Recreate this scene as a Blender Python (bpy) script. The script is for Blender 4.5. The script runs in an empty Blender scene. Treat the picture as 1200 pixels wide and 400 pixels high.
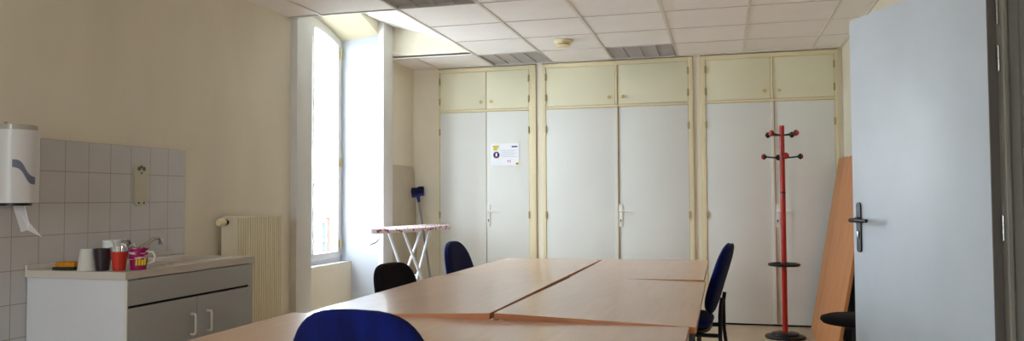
import bpy, bmesh, math, random
from mathutils import Vector, Matrix
random.seed(4)
R = math.radians
scene = bpy.context.scene
COL = scene.collection

# ------------------------------------------------------------------ camera
cam_d = bpy.data.cameras.new('camera'); cam = bpy.data.objects.new('camera', cam_d); COL.objects.link(cam)
cam_d.sensor_width = 36.0; cam_d.lens = 36.0 * 906.8 / 1200.0; cam_d.clip_start = .02; cam_d.clip_end = 300
yaw, pit, rol = R(15.21), R(2.13), R(0.29)
fw = Vector((-math.sin(yaw) * math.cos(pit), math.cos(yaw) * math.cos(pit), math.sin(pit)))
rt0 = Vector((math.cos(yaw), math.sin(yaw), 0)); up0 = rt0.cross(fw)
rt = rt0 * math.cos(rol) - up0 * math.sin(rol); up = up0 * math.cos(rol) + rt0 * math.sin(rol)
M = Matrix((rt, up, -fw)).transposed().to_4x4(); M.translation = Vector((0, 0, 1.16))
cam.matrix_world = M
scene.camera = cam

# ------------------------------------------------------------------ materials
def srgb(r, g, b):
    f = lambda c: (c / 255) / 12.92 if c / 255 <= .04045 else ((c / 255 + .055) / 1.055) ** 2.4
    return (f(r), f(g), f(b), 1)
def mat(name, col, rough=.6, var=.06, scale=3.0, metal=0, spec=.5, bump=0, bscale=60, sheen=0, coat=0, stretch=(1, 1, 1), col2=None, trans=0, ior=1.45):
    m = bpy.data.materials.new(name); m.use_nodes = True; nt = m.node_tree; b = nt.nodes['Principled BSDF']
    b.inputs['Roughness'].default_value = rough; b.inputs['Metallic'].default_value = metal
    b.inputs['Specular IOR Level'].default_value = spec; b.inputs['Sheen Weight'].default_value = sheen
    b.inputs['Coat Weight'].default_value = coat; b.inputs['Transmission Weight'].default_value = trans; b.inputs['IOR'].default_value = ior
    tc = nt.nodes.new('ShaderNodeTexCoord'); mp = nt.nodes.new('ShaderNodeMapping'); mp.inputs['Scale'].default_value = stretch
    nt.links.new(tc.outputs['Object'], mp.inputs[0])
    n = nt.nodes.new('ShaderNodeTexNoise'); n.inputs['Scale'].default_value = scale; n.inputs['Detail'].default_value = 4
    nt.links.new(mp.outputs[0], n.inputs['Vector'])
    mx = nt.nodes.new('ShaderNodeMix'); mx.data_type = 'RGBA'
    a = col; c2 = col2 or tuple([max(0, c * (1 - 2 * var)) for c in col[:3]] + [1])
    mx.inputs['A'].default_value = a; mx.inputs['B'].default_value = c2
    rp = nt.nodes.new('ShaderNodeMapRange'); rp.inputs['From Min'].default_value = .35; rp.inputs['From Max'].default_value = .7
    nt.links.new(n.outputs[0], rp.inputs[0]); nt.links.new(rp.outputs[0], mx.inputs['Factor'])
    nt.links.new(mx.outputs['Result'], b.inputs['Base Color'])
    if bump:
        n2 = nt.nodes.new('ShaderNodeTexNoise'); n2.inputs['Scale'].default_value = bscale; n2.inputs['Detail'].default_value = 3
        nt.links.new(mp.outputs[0], n2.inputs['Vector'])
        bp = nt.nodes.new('ShaderNodeBump'); bp.inputs['Strength'].default_value = bump; bp.inputs['Distance'].default_value = .002
        nt.links.new(n2.outputs[0], bp.inputs['Height']); nt.links.new(bp.outputs[0], b.inputs['Normal'])
    return m
def tile_mat():
    m = mat('glazed_wall_tile', srgb(205, 203, 204), rough=.22, var=.03, scale=6)
    nt = m.node_tree; b = nt.nodes['Principled BSDF']
    src = b.inputs['Base Color'].links[0].from_socket
    g = nt.nodes.new('ShaderNodeNewGeometry'); s = nt.nodes.new('ShaderNodeSeparateXYZ'); nt.links.new(g.outputs['Position'], s.inputs[0])
    def line(sock, off, step, w):
        a = nt.nodes.new('ShaderNodeMath'); a.operation = 'SUBTRACT'; a.inputs[1].default_value = off; nt.links.new(sock, a.inputs[0])
        d = nt.nodes.new('ShaderNodeMath'); d.operation = 'DIVIDE'; d.inputs[1].default_value = step; nt.links.new(a.outputs[0], d.inputs[0])
        p = nt.nodes.new('ShaderNodeMath'); p.operation = 'PINGPONG'; p.inputs[1].default_value = .5; nt.links.new(d.outputs[0], p.inputs[0])
        l = nt.nodes.new('ShaderNodeMath'); l.operation = 'LESS_THAN'; l.inputs[1].default_value = w / step / 2; nt.links.new(p.outputs[0], l.inputs[0])
        return l.outputs[0]
    ly = line(s.outputs['Y'], 3.90, .1437, .0045); lz = line(s.outputs['Z'], 1.456, .1512, .0045)
    mxm = nt.nodes.new('ShaderNodeMath'); mxm.operation = 'MAXIMUM'; nt.links.new(ly, mxm.inputs[0]); nt.links.new(lz, mxm.inputs[1])
    mx = nt.nodes.new('ShaderNodeMix'); mx.data_type = 'RGBA'; nt.links.new(mxm.outputs[0], mx.inputs['Factor'])
    nt.links.new(src, mx.inputs['A']); mx.inputs['B'].default_value = srgb(168, 162, 158); nt.links.new(mx.outputs['Result'], b.inputs['Base Color'])
    return m
def glass_mat():
    m = bpy.data.materials.new('window_glass'); m.use_nodes = True; nt = m.node_tree; nt.nodes.clear()
    o = nt.nodes.new('ShaderNodeOutputMaterial'); t = nt.nodes.new('ShaderNodeBsdfTransparent'); t.inputs[0].default_value = (.96, .98, .98, 1)
    g = nt.nodes.new('ShaderNodeBsdfGlossy'); g.inputs['Roughness'].default_value = .02
    x = nt.nodes.new('ShaderNodeMixShader'); x.inputs[0].default_value = .06
    nt.links.new(t.outputs[0], x.inputs[1]); nt.links.new(g.outputs[0], x.inputs[2]); nt.links.new(x.outputs[0], o.inputs[0]); return m
def floral_mat():
    m = mat('floral_cotton', srgb(226, 214, 220), rough=.9, var=.04, scale=10)
    nt = m.node_tree; b = nt.nodes['Principled BSDF']; src = b.inputs['Base Color'].links[0].from_socket
    tc = nt.nodes.new('ShaderNodeTexCoord'); v = nt.nodes.new('ShaderNodeTexVoronoi'); v.inputs['Scale'].default_value = 30
    nt.links.new(tc.outputs['Object'], v.inputs['Vector'])
    l = nt.nodes.new('ShaderNodeMath'); l.operation = 'LESS_THAN'; l.inputs[1].default_value = .42; nt.links.new(v.outputs['Distance'], l.inputs[0])
    s = nt.nodes.new('ShaderNodeSeparateColor'); nt.links.new(v.outputs['Color'], s.inputs[0])
    g = nt.nodes.new('ShaderNodeMath'); g.operation = 'GREATER_THAN'; g.inputs[1].default_value = .35; nt.links.new(s.outputs[0], g.inputs[0])
    mu = nt.nodes.new('ShaderNodeMath'); mu.operation = 'MULTIPLY'; nt.links.new(l.outputs[0], mu.inputs[0]); nt.links.new(g.outputs[0], mu.inputs[1])
    mx = nt.nodes.new('ShaderNodeMix'); mx.data_type = 'RGBA'; nt.links.new(mu.outputs[0], mx.inputs['Factor']); nt.links.new(src, mx.inputs['A'])
    mx.inputs['B'].default_value = srgb(172, 92, 108); nt.links.new(mx.outputs['Result'], b.inputs['Base Color']); return m
def mug_mat():
    m = mat('magenta_print', srgb(150, 20, 84), rough=.25, var=.0)
    nt = m.node_tree; b = nt.nodes['Principled BSDF']
    tc = nt.nodes.new('ShaderNodeTexCoord'); mp = nt.nodes.new('ShaderNodeMapping'); mp.inputs['Scale'].default_value = (9, 9, 60); mp.inputs['Rotation'].default_value = (.35, .2, 0)
    nt.links.new(tc.outputs['Object'], mp.inputs[0]); n = nt.nodes.new('ShaderNodeTexNoise'); n.inputs['Scale'].default_value = 2.2; nt.links.new(mp.outputs[0], n.inputs['Vector'])
    s = nt.nodes.new('ShaderNodeSeparateXYZ'); nt.links.new(tc.outputs['Object'], s.inputs[0])
    g = nt.nodes.new('ShaderNodeMath'); g.operation = 'GREATER_THAN'; g.inputs[1].default_value = .56; nt.links.new(n.outputs[0], g.inputs[0])
    h = nt.nodes.new('ShaderNodeMath'); h.operation = 'GREATER_THAN'; h.inputs[1].default_value = .045; nt.links.new(s.outputs['Z'], h.inputs[0])
    mu = nt.nodes.new('ShaderNodeMath'); mu.operation = 'MULTIPLY'; nt.links.new(g.outputs[0], mu.inputs[0]); nt.links.new(h.outputs[0], mu.inputs[1])
    mx = nt.nodes.new('ShaderNodeMix'); mx.data_type = 'RGBA'; nt.links.new(mu.outputs[0], mx.inputs['Factor'])
    mx.inputs['A'].default_value = srgb(150, 20, 84); mx.inputs['B'].default_value = srgb(226, 190, 205)
    nt.links.new(mx.outputs['Result'], b.inputs['Base Color']); return m

m_wall = mat('cream_wall_paint', srgb(230, 221, 202), rough=.75, var=.05, scale=2.2, bump=.25, bscale=90, spec=.3, stretch=(1, 1, .35))
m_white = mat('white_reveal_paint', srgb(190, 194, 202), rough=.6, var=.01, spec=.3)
m_slope = mat('white_well_paint', srgb(226, 226, 222), rough=.7, var=.01)
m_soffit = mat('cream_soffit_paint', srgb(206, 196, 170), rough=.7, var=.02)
m_pil = mat('off_white_pilaster', srgb(218, 215, 212), rough=.5, var=.02, spec=.4)
m_rwall = mat('ivory_wall_paint', srgb(224, 217, 198), rough=.7, var=.03, scale=1.2)
m_ctile = mat('mineral_ceiling_tile', srgb(243, 238, 236), rough=.9, var=.02, scale=3, bump=.35, bscale=140, spec=.2)
m_tbar = mat('ceiling_grid_metal', srgb(222, 215, 207), rough=.5, var=.02)
m_tbar2 = mat('ceiling_grid_joint', srgb(212, 204, 198), rough=.6, var=.02)
m_floor = mat('beige_vinyl_floor', srgb(196, 176, 148), rough=.35, var=.08, scale=5)
m_tile = tile_mat(); m_glass = glass_mat()
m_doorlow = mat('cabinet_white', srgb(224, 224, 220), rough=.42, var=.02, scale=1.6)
m_doorup = mat('cabinet_door_warm_bounce', srgb(226, 221, 194), rough=.45, var=.02, scale=1.6)  # warm bounced light on the upper doors is put into this colour
m_frame = mat('cabinet_frame_cream', srgb(230, 216, 180), rough=.5, var=.03, scale=2)
m_cover = mat('cover_strip_white', srgb(226, 222, 212), rough=.4, var=.02)
m_gap = mat('raw_brown_edge', srgb(196, 168, 116), rough=.8, var=.05)
m_brass = mat('old_brass', srgb(214, 190, 120), rough=.35, metal=.1, var=.05)
m_hinge = mat('painted_hinge', srgb(182, 166, 122), rough=.45, metal=.3, var=.05)
m_plastic = mat('white_nylon', srgb(236, 236, 232), rough=.3, var=.01)
m_key = mat('dark_metal', srgb(48, 46, 44), rough=.4, metal=.5, var=.02)
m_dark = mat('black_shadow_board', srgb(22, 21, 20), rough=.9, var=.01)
m_wood = mat('beech_laminate', srgb(224, 184, 158), rough=.24, var=.03, scale=5, stretch=(8, .7, 8), spec=.55, coat=.2)
m_edge = mat('beech_edge_band', srgb(206, 134, 88), rough=.4, var=.08, scale=8)
m_steel = mat('grey_table_steel', srgb(90, 88, 88), rough=.4, metal=.5)
m_black = mat('black_plastic', srgb(20, 20, 22), rough=.35, var=.02)
m_blackm = mat('black_satin_metal', srgb(22, 22, 24), rough=.3, metal=.3, var=.02)
m_blue = mat('royal_blue_fabric', srgb(5, 22, 104), rough=.85, var=.32, scale=9, bump=.5, bscale=220, sheen=.06, stretch=(2.4, 2.4, 1.1), spec=.25)
m_blued = mat('navy_blue_fabric', srgb(5, 14, 70), rough=.88, var=.25, scale=14, bump=.5, bscale=220, sheen=.05, stretch=(3, 3, .8), spec=.25)
m_blk = mat('black_fabric', srgb(30, 26, 28), rough=.9, var=.1, scale=20, bump=.5, bscale=220, spec=.2)
m_red = mat('red_lacquer', srgb(174, 34, 20), rough=.3, var=.05)
m_rad = mat('radiator_enamel', srgb(228, 217, 190), rough=.4, var=.03)
m_sinkp = mat('white_melamine', srgb(214, 214, 218), rough=.4, var=.02)
m_sinkf = mat('melamine_shaded_front', srgb(170, 168, 166), rough=.4, var=.02)  # cabinet fronts: the shade on them is painted in as grey
m_ctop = mat('sink_resin', srgb(206, 196, 186), rough=.3, var=.03)
m_chrome = mat('chrome', srgb(190, 190, 190), rough=.15, metal=1, var=.02)
m_disp = mat('dispenser_white', srgb(214, 210, 208), rough=.35, var=.01)
m_clear = mat('smoky_clear_plastic', srgb(176, 166, 152), rough=.2, var=.01)
m_clear2 = glass_mat(); m_clear2.name = 'clear_plastic'; m_clear2.node_tree.nodes['Mix Shader'].inputs[0].default_value = .25
m_wave = mat('grey_wave_print', srgb(112, 114, 132), rough=.4, var=.02)
m_paper = mat('white_paper', srgb(238, 238, 244), rough=.8, var=.01)
m_doorp = mat('leaf_white_paint', srgb(222, 232, 243), rough=.4, var=.045, scale=2.4)
m_steelg = mat('grey_frame_paint', srgb(160, 156, 146), rough=.5, var=.03)
m_leafedge = mat('leaf_edge_grey', srgb(128, 120, 114), rough=.6, var=.04)
m_board = mat('brown_board_laminate', srgb(196, 130, 78), rough=.45, var=.1, scale=3, stretch=(6, 6, .6))
m_board2 = mat('brown_board_edge', srgb(186, 126, 78), rough=.5, var=.08, scale=3)
m_green = mat('dark_green_board', srgb(36, 84, 66), rough=.6, var=.06)
m_gboard = mat('grey_beige_board', srgb(196, 186, 164), rough=.6, var=.06, scale=4)
m_floral = floral_mat()
m_ibleg = mat('white_tube', srgb(222, 226, 236), rough=.3, var=.01)
m_broomb = mat('blue_bristles', srgb(14, 16, 70), rough=.8, var=.25, scale=40)
m_broomh = mat('grey_handle', srgb(150, 148, 150), rough=.4, var=.05)
m_bluepl = mat('blue_plastic', srgb(22, 40, 120), rough=.35)
m_yel = mat('orange_sponge', srgb(214, 140, 30), rough=.95, var=.15, scale=50, bump=.8, bscale=200)
m_grn = mat('dark_scourer', srgb(40, 48, 34), rough=.95, var=.15, scale=50)
m_cupw = mat('white_paper_cup', srgb(214, 210, 202), rough=.5, var=.02)
m_cupd = mat('dark_plum_cup', srgb(48, 36, 44), rough=.3, var=.05)
m_redliq = mat('red_plastic_cup', srgb(196, 52, 36), rough=.2, var=.06)
m_mug = mug_mat()
m_yprint = mat('yellow_print', srgb(226, 190, 40), rough=.4, var=.02)
m_ylw = mat('yellow_paper_print', srgb(214, 190, 50), rough=.7, var=.1, scale=90)
m_navy = mat('navy_ink', srgb(40, 44, 96), rough=.7)
m_redink = mat('red_ink', srgb(190, 40, 80), rough=.7)
m_greyink = mat('grey_ink', srgb(190, 192, 206), rough=.7)
m_fix = mat('light_housing_enamel', srgb(212, 206, 202), rough=.4, var=.01)
m_refl = mat('louvre_aluminium', srgb(196, 188, 182), rough=.35, metal=.2, var=.02)
m_tube = mat('unlit_tube', srgb(226, 226, 222), rough=.3, var=.01)
m_cream_pl = mat('cream_plastic', srgb(232, 216, 172), rough=.35, var=.02)
m_sconce = mat('beige_plastic', srgb(196, 188, 168), rough=.4, var=.03)
m_ground = mat('pale_concrete_ground', srgb(214, 212, 206), rough=.9, var=.05, scale=1)
m_rail = mat('light_blue_grey_rail', srgb(50, 60, 76), rough=.5, var=.02)
m_brick = mat('pale_pink_render', srgb(128, 84, 74), rough=.9, var=.08, scale=8)
m_leaf = mat('leaf_green', srgb(34, 84, 30), rough=.7, var=.3, scale=20)
m_bark = mat('bark_brown', srgb(90, 70, 50), rough=.9, var=.2, scale=20)

# ------------------------------------------------------------------ mesh helpers
class MB:
    def __init__(s): s.bm = bmesh.new(); s.mats = []
    def mi(s, m):
        if m is None: return 0
        if m not in s.mats: s.mats.append(m)
        return s.mats.index(m)
    def poly(s, pts, m=None):
        f = s.bm.faces.new([s.bm.verts.new(p) for p in pts]); f.material_index = s.mi(m); return f
    def box(s, x0, x1, y0, y1, z0, z1, m=None, bev=0):
        b = bmesh.new(); bmesh.ops.create_cube(b, size=1)
        for v in b.verts: v.co = Vector(((x0 + x1) / 2 + v.co.x * (x1 - x0), (y0 + y1) / 2 + v.co.y * (y1 - y0), (z0 + z1) / 2 + v.co.z * (z1 - z0)))
        if bev: bmesh.ops.bevel(b, geom=b.edges[:], offset=bev, segments=2, affect='EDGES', profile=.6)
        s.merge(b, m)
    def merge(s, b, m=None, mtx=None):
        k = s.mi(m); mp = {}
        for v in b.verts: mp[v.index if False else v] = s.bm.verts.new(mtx @ v.co if mtx else v.co)
        for f in b.faces:
            try: g = s.bm.faces.new([mp[v] for v in f.verts]); g.material_index = k
            except ValueError: pass
        b.free()
    def tube(s, pts, r, m=None, n=12, closed=False, cap=True):
        pts = [Vector(p) for p in pts]; k = s.mi(m); rs = r if isinstance(r, (list, tuple)) else [r] * len(pts)
        t0 = (pts[1] - pts[0]).normalized(); u = t0.orthogonal().normalized(); rings = []
        for i, p in enumerate(pts):
            if closed: t = (pts[(i + 1) % len(pts)] - pts[i - 1]).normalized()
            elif i == 0: t = t0
            elif i == len(pts) - 1: t = (pts[-1] - pts[-2]).normalized()
            else: t = ((pts[i + 1] - p).normalized() + (p - pts[i - 1]).normalized()).normalized()
            u = (u - t * u.dot(t)).normalized(); w = t.cross(u)
            rings.append([s.bm.verts.new(p + (u * math.cos(a) + w * math.sin(a)) * rs[i]) for a in [2 * math.pi * j / n for j in range(n)]])
        L = len(rings)
        for i in range(L if closed else L - 1):
            a, b = rings[i], rings[(i + 1) % L]
            for j in range(n):
                f = s.bm.faces.new([a[j], a[(j + 1) % n], b[(j + 1) % n], b[j]]); f.material_index = k
        if cap and not closed:
            f = s.bm.faces.new(rings[0][::-1]); f.material_index = k; f = s.bm.faces.new(rings[-1]); f.material_index = k
    def lathe(s, prof, m=None, n=32, c=(0, 0, 0), mtx=None):
        k = s.mi(m); c = Vector(c); T = lambda p: (mtx @ Vector(p) if mtx else Vector(p)) + c
        rings = []
        for r, z in prof:
            if r < 1e-6: rings.append([s.bm.verts.new(T((0, 0, z)))])
            else: rings.append([s.bm.verts.new(T((r * math.cos(2 * math.pi * j / n), r * math.sin(2 * math.pi * j / n), z))) for j in range(n)])
        for a, b in zip(rings, rings[1:]):
            for j in range(n):
                q = []
                for ring, jj in ((a, j), (a, (j + 1) % n), (b, (j + 1) % n), (b, j)):
                    v = ring[0] if len(ring) == 1 else ring[jj]
                    if v not in q: q.append(v)
                if len(q) > 2:
                    f = s.bm.faces.new(q); f.material_index = k
    def prism(s, pts, vec, m=None):       # closed polygon pts extruded by vec
        k = s.mi(m); vec = Vector(vec); a = [s.bm.verts.new(p) for p in pts]; b = [s.bm.verts.new(Vector(p) + vec) for p in pts]
        for f in ([a[::-1], b] + [[a[i], a[(i + 1) % len(a)], b[(i + 1) % len(a)], b[i]] for i in range(len(a))]):
            g = s.bm.faces.new(f); g.material_index = k
    def pad(s, a, b, T, m=None, ex=3.2, wrap=0, n=40, rings=7, taper=0, mtx=Matrix()):   # puffy superellipse pad in xz plane, thickness along y
        k = s.mi(m)
        def pt(t, q, side):
            c, d = math.cos(t), math.sin(t)
            x = a * math.copysign(abs(c) ** (2 / ex), c) * q; z = b * math.copysign(abs(d) ** (2 / ex), d) * q
            x *= 1 - taper * (z / b)
            y = side * T / 2 * (1 - q ** 6) ** .5
            return mtx @ Vector((x, y + wrap * x * x, z))
        def ring(q, side): return [s.bm.verts.new(pt(2 * math.pi * j / n, q, side)) for j in range(n)]
        qs = [1, .985, .95, .88, .72, .5, .25]
        rim = ring(1, 0)
        for side in (1, -1):
            prev = rim
            for q in qs[1:]:
                r = ring(q, side)
                for j in range(n):
                    v = [prev[j], prev[(j + 1) % n], r[(j + 1) % n], r[j]]
                    f = s.bm.faces.new(v if side < 0 else v[::-1]); f.material_index = k
                prev = r
            f = s.bm.faces.new(prev if side < 0 else prev[::-1]); f.material_index = k
    def build(s, name, m=None, parent=None, smooth=35, recalc=True):
        if recalc: bmesh.ops.recalc_face_normals(s.bm, faces=s.bm.faces[:])
        me = bpy.data.meshes.new(name); s.bm.to_mesh(me); s.bm.free()
        if m is not None and not s.mats: me.materials.append(m)
        for q in s.mats: me.materials.append(q)
        if smooth:
            me.polygons.foreach_set('use_smooth', [True] * len(me.polygons)); me.set_sharp_from_angle(angle=R(smooth))
        o = bpy.data.objects.new(name, me); COL.objects.link(o)
        if parent is not None:
            o.parent = parent
        return o
def tag(o, label=None, cat=None, group=None, kind=None):
    if label: o['label'] = label
    if cat: o['category'] = cat
    if group: o['group'] = group
    if kind: o['kind'] = kind
    return o
def empty(name, loc=(0, 0, 0), rz=0):
    o = bpy.data.objects.new(name, None); COL.objects.link(o); o.location = loc; o.rotation_euler = (0, 0, rz); o.empty_display_size = .1; return o
def struct(name, mb, m=None, parent=None, **k):
    o = mb.build(name, m, parent, **k); o['kind'] = 'structure'; return o
def copy_tree(o, parent=None):
    kids = [c for c in COL.objects if c.parent == o]
    c = o.copy(); COL.objects.link(c); c.parent = parent
    for ch in kids: copy_tree(ch, c)
    return c

XL, XR, YB, YN, ZC = -3.07, 1.05, 8.04, -3.0, 2.507
# ------------------------------------------------------------------ floor
b = MB(); b.box(-3.45, 1.25, YN - .1, YB + .1, -.08, 0); struct('floor', b, m_floor)

# ------------------------------------------------------------------ left wall with arched niches
WIN = [5.925]
FWIN = [-1.7]       # windows of the front wall, behind the camera
HW, HI = .645, .56           # half widths at the wall plane and at the window plane
XW, XA = -3.40, -3.31        # window plane, apron plane
ZS = .60                     # sill height
def arch(yc, hw, zs, za, n=20):    # segmental arch from yc-hw to yc+hw
    rise = za - zs; Rr = (hw * hw + rise * rise) / (2 * rise); out = []
    for i in range(n + 1):
        y = -hw + 2 * hw * i / n; out.append((yc + y, za - Rr + math.sqrt(Rr * Rr - y * y)))
    return out
b = MB(); ZT = 2.95
ys = sorted(WIN)
edges = [YN - .1] + sum([[c - HW, c + HW] for c in ys], []) + [YB + .1]
for i in range(0, len(edges), 2):
    b.poly([(XL, edges[i], 0), (XL, edges[i + 1], 0), (XL, edges[i + 1], ZT), (XL, edges[i], ZT)], m_wall)
XO = -3.48
for yc in ys:
    A = arch(yc, HW, 2.70, 2.83); W = arch(yc, HI, 2.63, 2.75)
    for (p, q), (r, s) in zip(zip(A, A[1:]), zip(W, W[1:])):
        b.poly([(XL, *p), (XL, *q), (XL, q[0], ZT), (XL, p[0], ZT)], m_wall)
        b.poly([(XL, *p), (XL, *q), (XW, *s), (XW, *r)], m_soffit)                 # soffit of the niche head
        b.poly([(XO, *r), (XO, *s), (XO, s[0], ZT), (XO, r[0], ZT)], m_wall)     # outside
        b.poly([(XW, *r), (XW, *s), (XO, *s), (XO, *r)], m_wall)
    for sg in (-1, 1):
        ya, yw = yc + sg * HW, yc + sg * HI
        yap = ya + (yw - ya) * (XL - XA) / (XL - XW)
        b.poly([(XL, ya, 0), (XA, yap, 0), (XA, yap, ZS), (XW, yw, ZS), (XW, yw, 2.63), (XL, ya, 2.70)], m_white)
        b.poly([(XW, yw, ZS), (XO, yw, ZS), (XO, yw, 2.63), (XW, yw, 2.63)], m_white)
    y0 = yc - HW + (HW - HI) * (XL - XA) / (XL - XW); y1 = 2 * yc - y0
    b.poly([(XA, y0, 0), (XA, y1, 0), (XA, y1, ZS), (XA, y0, ZS)], m_wall)
    b.poly([(XO, yc - HI, 0), (XO, yc + HI, 0), (XO, yc + HI, ZS), (XO, yc - HI, ZS)], m_wall)
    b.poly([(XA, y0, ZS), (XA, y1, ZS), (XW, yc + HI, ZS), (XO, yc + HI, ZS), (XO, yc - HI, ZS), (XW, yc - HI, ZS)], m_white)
eo = [YN - .1] + sum([[c - HI, c + HI] for c in ys], []) + [YB + .1]
for i in range(0, len(eo), 2):
    b.poly([(XO, eo[i], -.08), (XO, eo[i + 1], -.08), (XO, eo[i + 1], ZT), (XO, eo[i], ZT)], m_wall)
struct('wall_left', b, smooth=0, recalc=False)

def window(n, yc):
    root = empty('window_%d' % n, (XW, yc, ZS)); root['kind'] = 'structure'
    # outer frame: arched ring
    def ring(mb, o_, i_, x0, x1, m):
        n = len(o_)
        for k in range(n):
            a, c, d, e = o_[k], o_[(k + 1) % n], i_[(k + 1) % n], i_[k]
            for quad in ([(x1, *a), (x1, *c), (x1, *d), (x1, *e)], [(x0, *a), (x0, *c), (x0, *d), (x0, *e)], [(x0, *d), (x1, *d), (x1, *e), (x0, *e)], [(x0, *a), (x1, *a), (x1, *c), (x0, *c)]):
                mb.poly(quad, m)
    def outline(y0, y1, z0, off, nn=14):   # closed loop; top follows the window arch inset by off
        A = arch(0, HI, 2.63 - ZS, 2.75 - ZS, 80); top = []
        def zt(y):
            for (p, q), (r, s) in zip(A, A[1:]):
                if p <= y <= r: return q + (s - q) * (y - p) / (r - p) - off
            return A[0][1] - off
        top = [(y1 + (y0 - y1) * k / nn, zt(y1 + (y0 - y1) * k / nn)) for k in range(nn + 1)]
        return [(y0, z0), (y1, z0)] + top
    f = MB(); ring(f, outline(-HI, HI, 0, 0), outline(-HI + .035, HI - .035, .035, .035), -.06, .0, m_pil); f.build('window_frame', None, root, smooth=0)
    for sg in (-1, 1):
        ya, yb = (-HI + .038, -.004) if sg < 0 else (.004, HI - .038)
        s_ = MB(); ring(s_, outline(ya, yb, .038, .038), outline(ya + .045, yb - .045, .095, .085), -.045, .012, m_pil)
        cs = s_.build('casement', None, root, smooth=0)
        g = MB(); L = outline(ya + .04, yb - .04, .09, .08); g.prism([(-.022, *p) for p in L], (.006, 0, 0)); g.build('pane', m_glass, cs, smooth=0)
        for z in (.12, .86, 1.86):
            h = MB(); y = sg * (HI - .04); h.tube([(.02, y, z), (.02, y, z + .085)], .009, n=10); h.box(.004, .014, y - .02, y + .02, z + .01, z + .075); h.build('window_hinge', m_hinge, cs)
    h = MB(); h.box(.012, .03, -.014, .014, .82, 1.02, bev=.004); h.tube([(.03, 0, .99), (.062, 0, .985), (.068, 0, .96), (.066, 0, .86), (.05, 0, .84)], .009, n=10)
    h.build('window_handle', m_plastic, root)
    bar = MB(); bar.tube([(.02, 0, .1), (.02, 0, 1.98)], .007, n=8); bar.build('locking_rod', m_plastic, root)
    return root
window(1, WIN[0])
for i, xc in enumerate(FWIN):
    o = window(2 + i, 0); o.location = (xc, YN - .05, ZS); o.rotation_euler = (0, 0, R(90))

# pilasters either side of the niches
k = 1
for yc in WIN:
    for sg, far in ((-1, .215), (1, .21)):
        ya = yc + sg * HW; yb = ya + sg * far; b = MB()
        b.box(XL - .002, XL + .055, min(ya, yb), max(ya, yb), 0, 2.83, bev=.003)
        struct('trim_%d' % k, b, m_pil); k += 1

# tiled splashback
b = MB(); b.box(XL, XL + .008, YN, 3.90, 0, 1.456); struct('trim_%d' % k, b, m_tile, smooth=0); k += 1

# other walls
b = MB(); b.box(XL, XR, YB, YB + .1, 0, ZT); struct('wall_back', b, m_wall)
b = MB()
ex_ = [XO] + sum([[c - HI, c + HI] for c in FWIN], []) + [XR + .2]
for i in range(0, len(ex_), 2): b.prism([(ex_[i], YN, 0), (ex_[i + 1], YN, 0), (ex_[i + 1], YN, ZT), (ex_[i], YN, ZT)], (0, -.12, 0))
for c in FWIN:
    b.prism([(c - HI, YN, 0), (c + HI, YN, 0), (c + HI, YN, ZS), (c - HI, YN, ZS)], (0, -.12, 0))
    A = arch(c, HI, 2.63, 2.75)
    for (p, q), (r, s) in zip(A, A[1:]): b.prism([(p, YN, q), (r, YN, s), (r, YN, ZT), (p, YN, ZT)], (0, -.12, 0))
struct('wall_front', b, m_wall, smooth=0)
b = MB()
DY0, DY1 = 2.42, 3.385
b.box(XR, XR + .16, YN, DY0, 0, ZT); b.box(XR, XR + .16, DY1, YB + .1, 0, ZT); b.box(XR, XR + .16, DY0, DY1, 2.1, ZT)
struct('wall_right', b, m_rwall)
# corridor behind the doorway
b = MB(); b.box(XR + .16, XR + 1.7, 1.2, 1.3, 0, 2.6); b.box(XR + .16, XR + 1.7, 4.6, 4.7, 0, 2.6); b.box(XR + 1.6, XR + 1.7, 1.2, 4.7, 0, 2.6)
b.box(XR + .16, XR + 1.7, 1.2, 4.7, 2.6, 2.7); b.box(XR + .16, XR + 1.7, 1.2, 4.7, -.08, 0)
struct('wall_corridor', b, m_rwall)
# wall stubs the closets are built in between
for x0, x1 in ((XL, -2.80), (-1.765, -1.702), (-.252, -.188), (1.012, XR)):
    b = MB(); b.box(x0, x1, 7.422, YB, 0, ZC); struct('trim_%d' % k, b, m_wall); k += 1
b = MB(); b.box(XL + .0, XL + .015, 6.78, 7.42, 0, .07, bev=.002); struct('baseboard_left', b, m_cover)

# ------------------------------------------------------------------ ceiling
XLW = -2.2
def in_well(x, y): return x < XLW and any(c - .895 < y < c + .865 for c in WIN)
LIGHTS = [(-2.2, 4.423), (-2.2, 6.823), (-1.0, 6.823), (-1.0, 2.023), (-2.2, 2.023)]
xs = [XL, -2.8, -2.2, -1.6, -1.0, -.4, .2, .8, XR]
gy = [7.423 - .6 * j for j in range(0, 17)]
ys_ = sorted([YB] + gy + [YN] + [c - .895 for c in WIN] + [c + .865 for c in WIN])
b = MB()
for x0, x1 in zip(xs, xs[1:]):
    for y0, y1 in zip(ys_, ys_[1:]):
        cx, cy = (x0 + x1) / 2, (y0 + y1) / 2
        if y1 - y0 < .002 or cy < YN: continue
        if in_well(cx, cy): continue
        if any(lx < cx < lx + .6 and ly < cy < ly + .6 for lx, ly in LIGHTS): continue
        b.box(x0, x1, y0, y1, ZC + .002, ZC + .02, m_ctile)
ceil = struct('ceiling', b, smooth=0)
b = MB()
segs = [(YN, WIN[0] - .895), (WIN[0] + .865, 7.42)]
for x in xs[1:-1]:
    w = .011
    for a, c in (segs if x < XLW - .1 else [(YN, 7.42)]): b.box(x - w, x + w, a, c, ZC - .004, ZC + .004, m_tbar)
for y in gy:
    if y < YN: continue
    x0 = XLW if in_well(-2.5, y) else XL
    b.box(x0, XR, y - .005, y + .005, ZC - .002, ZC + .004, m_tbar2)
for c in WIN:
    for y in (c - .895, c + .865): b.box(XL, XLW, y - .010, y + .010, ZC - .004, ZC + .004, m_tbar)
gr = b.build('grid_bars', None, ceil, smooth=0)
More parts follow.
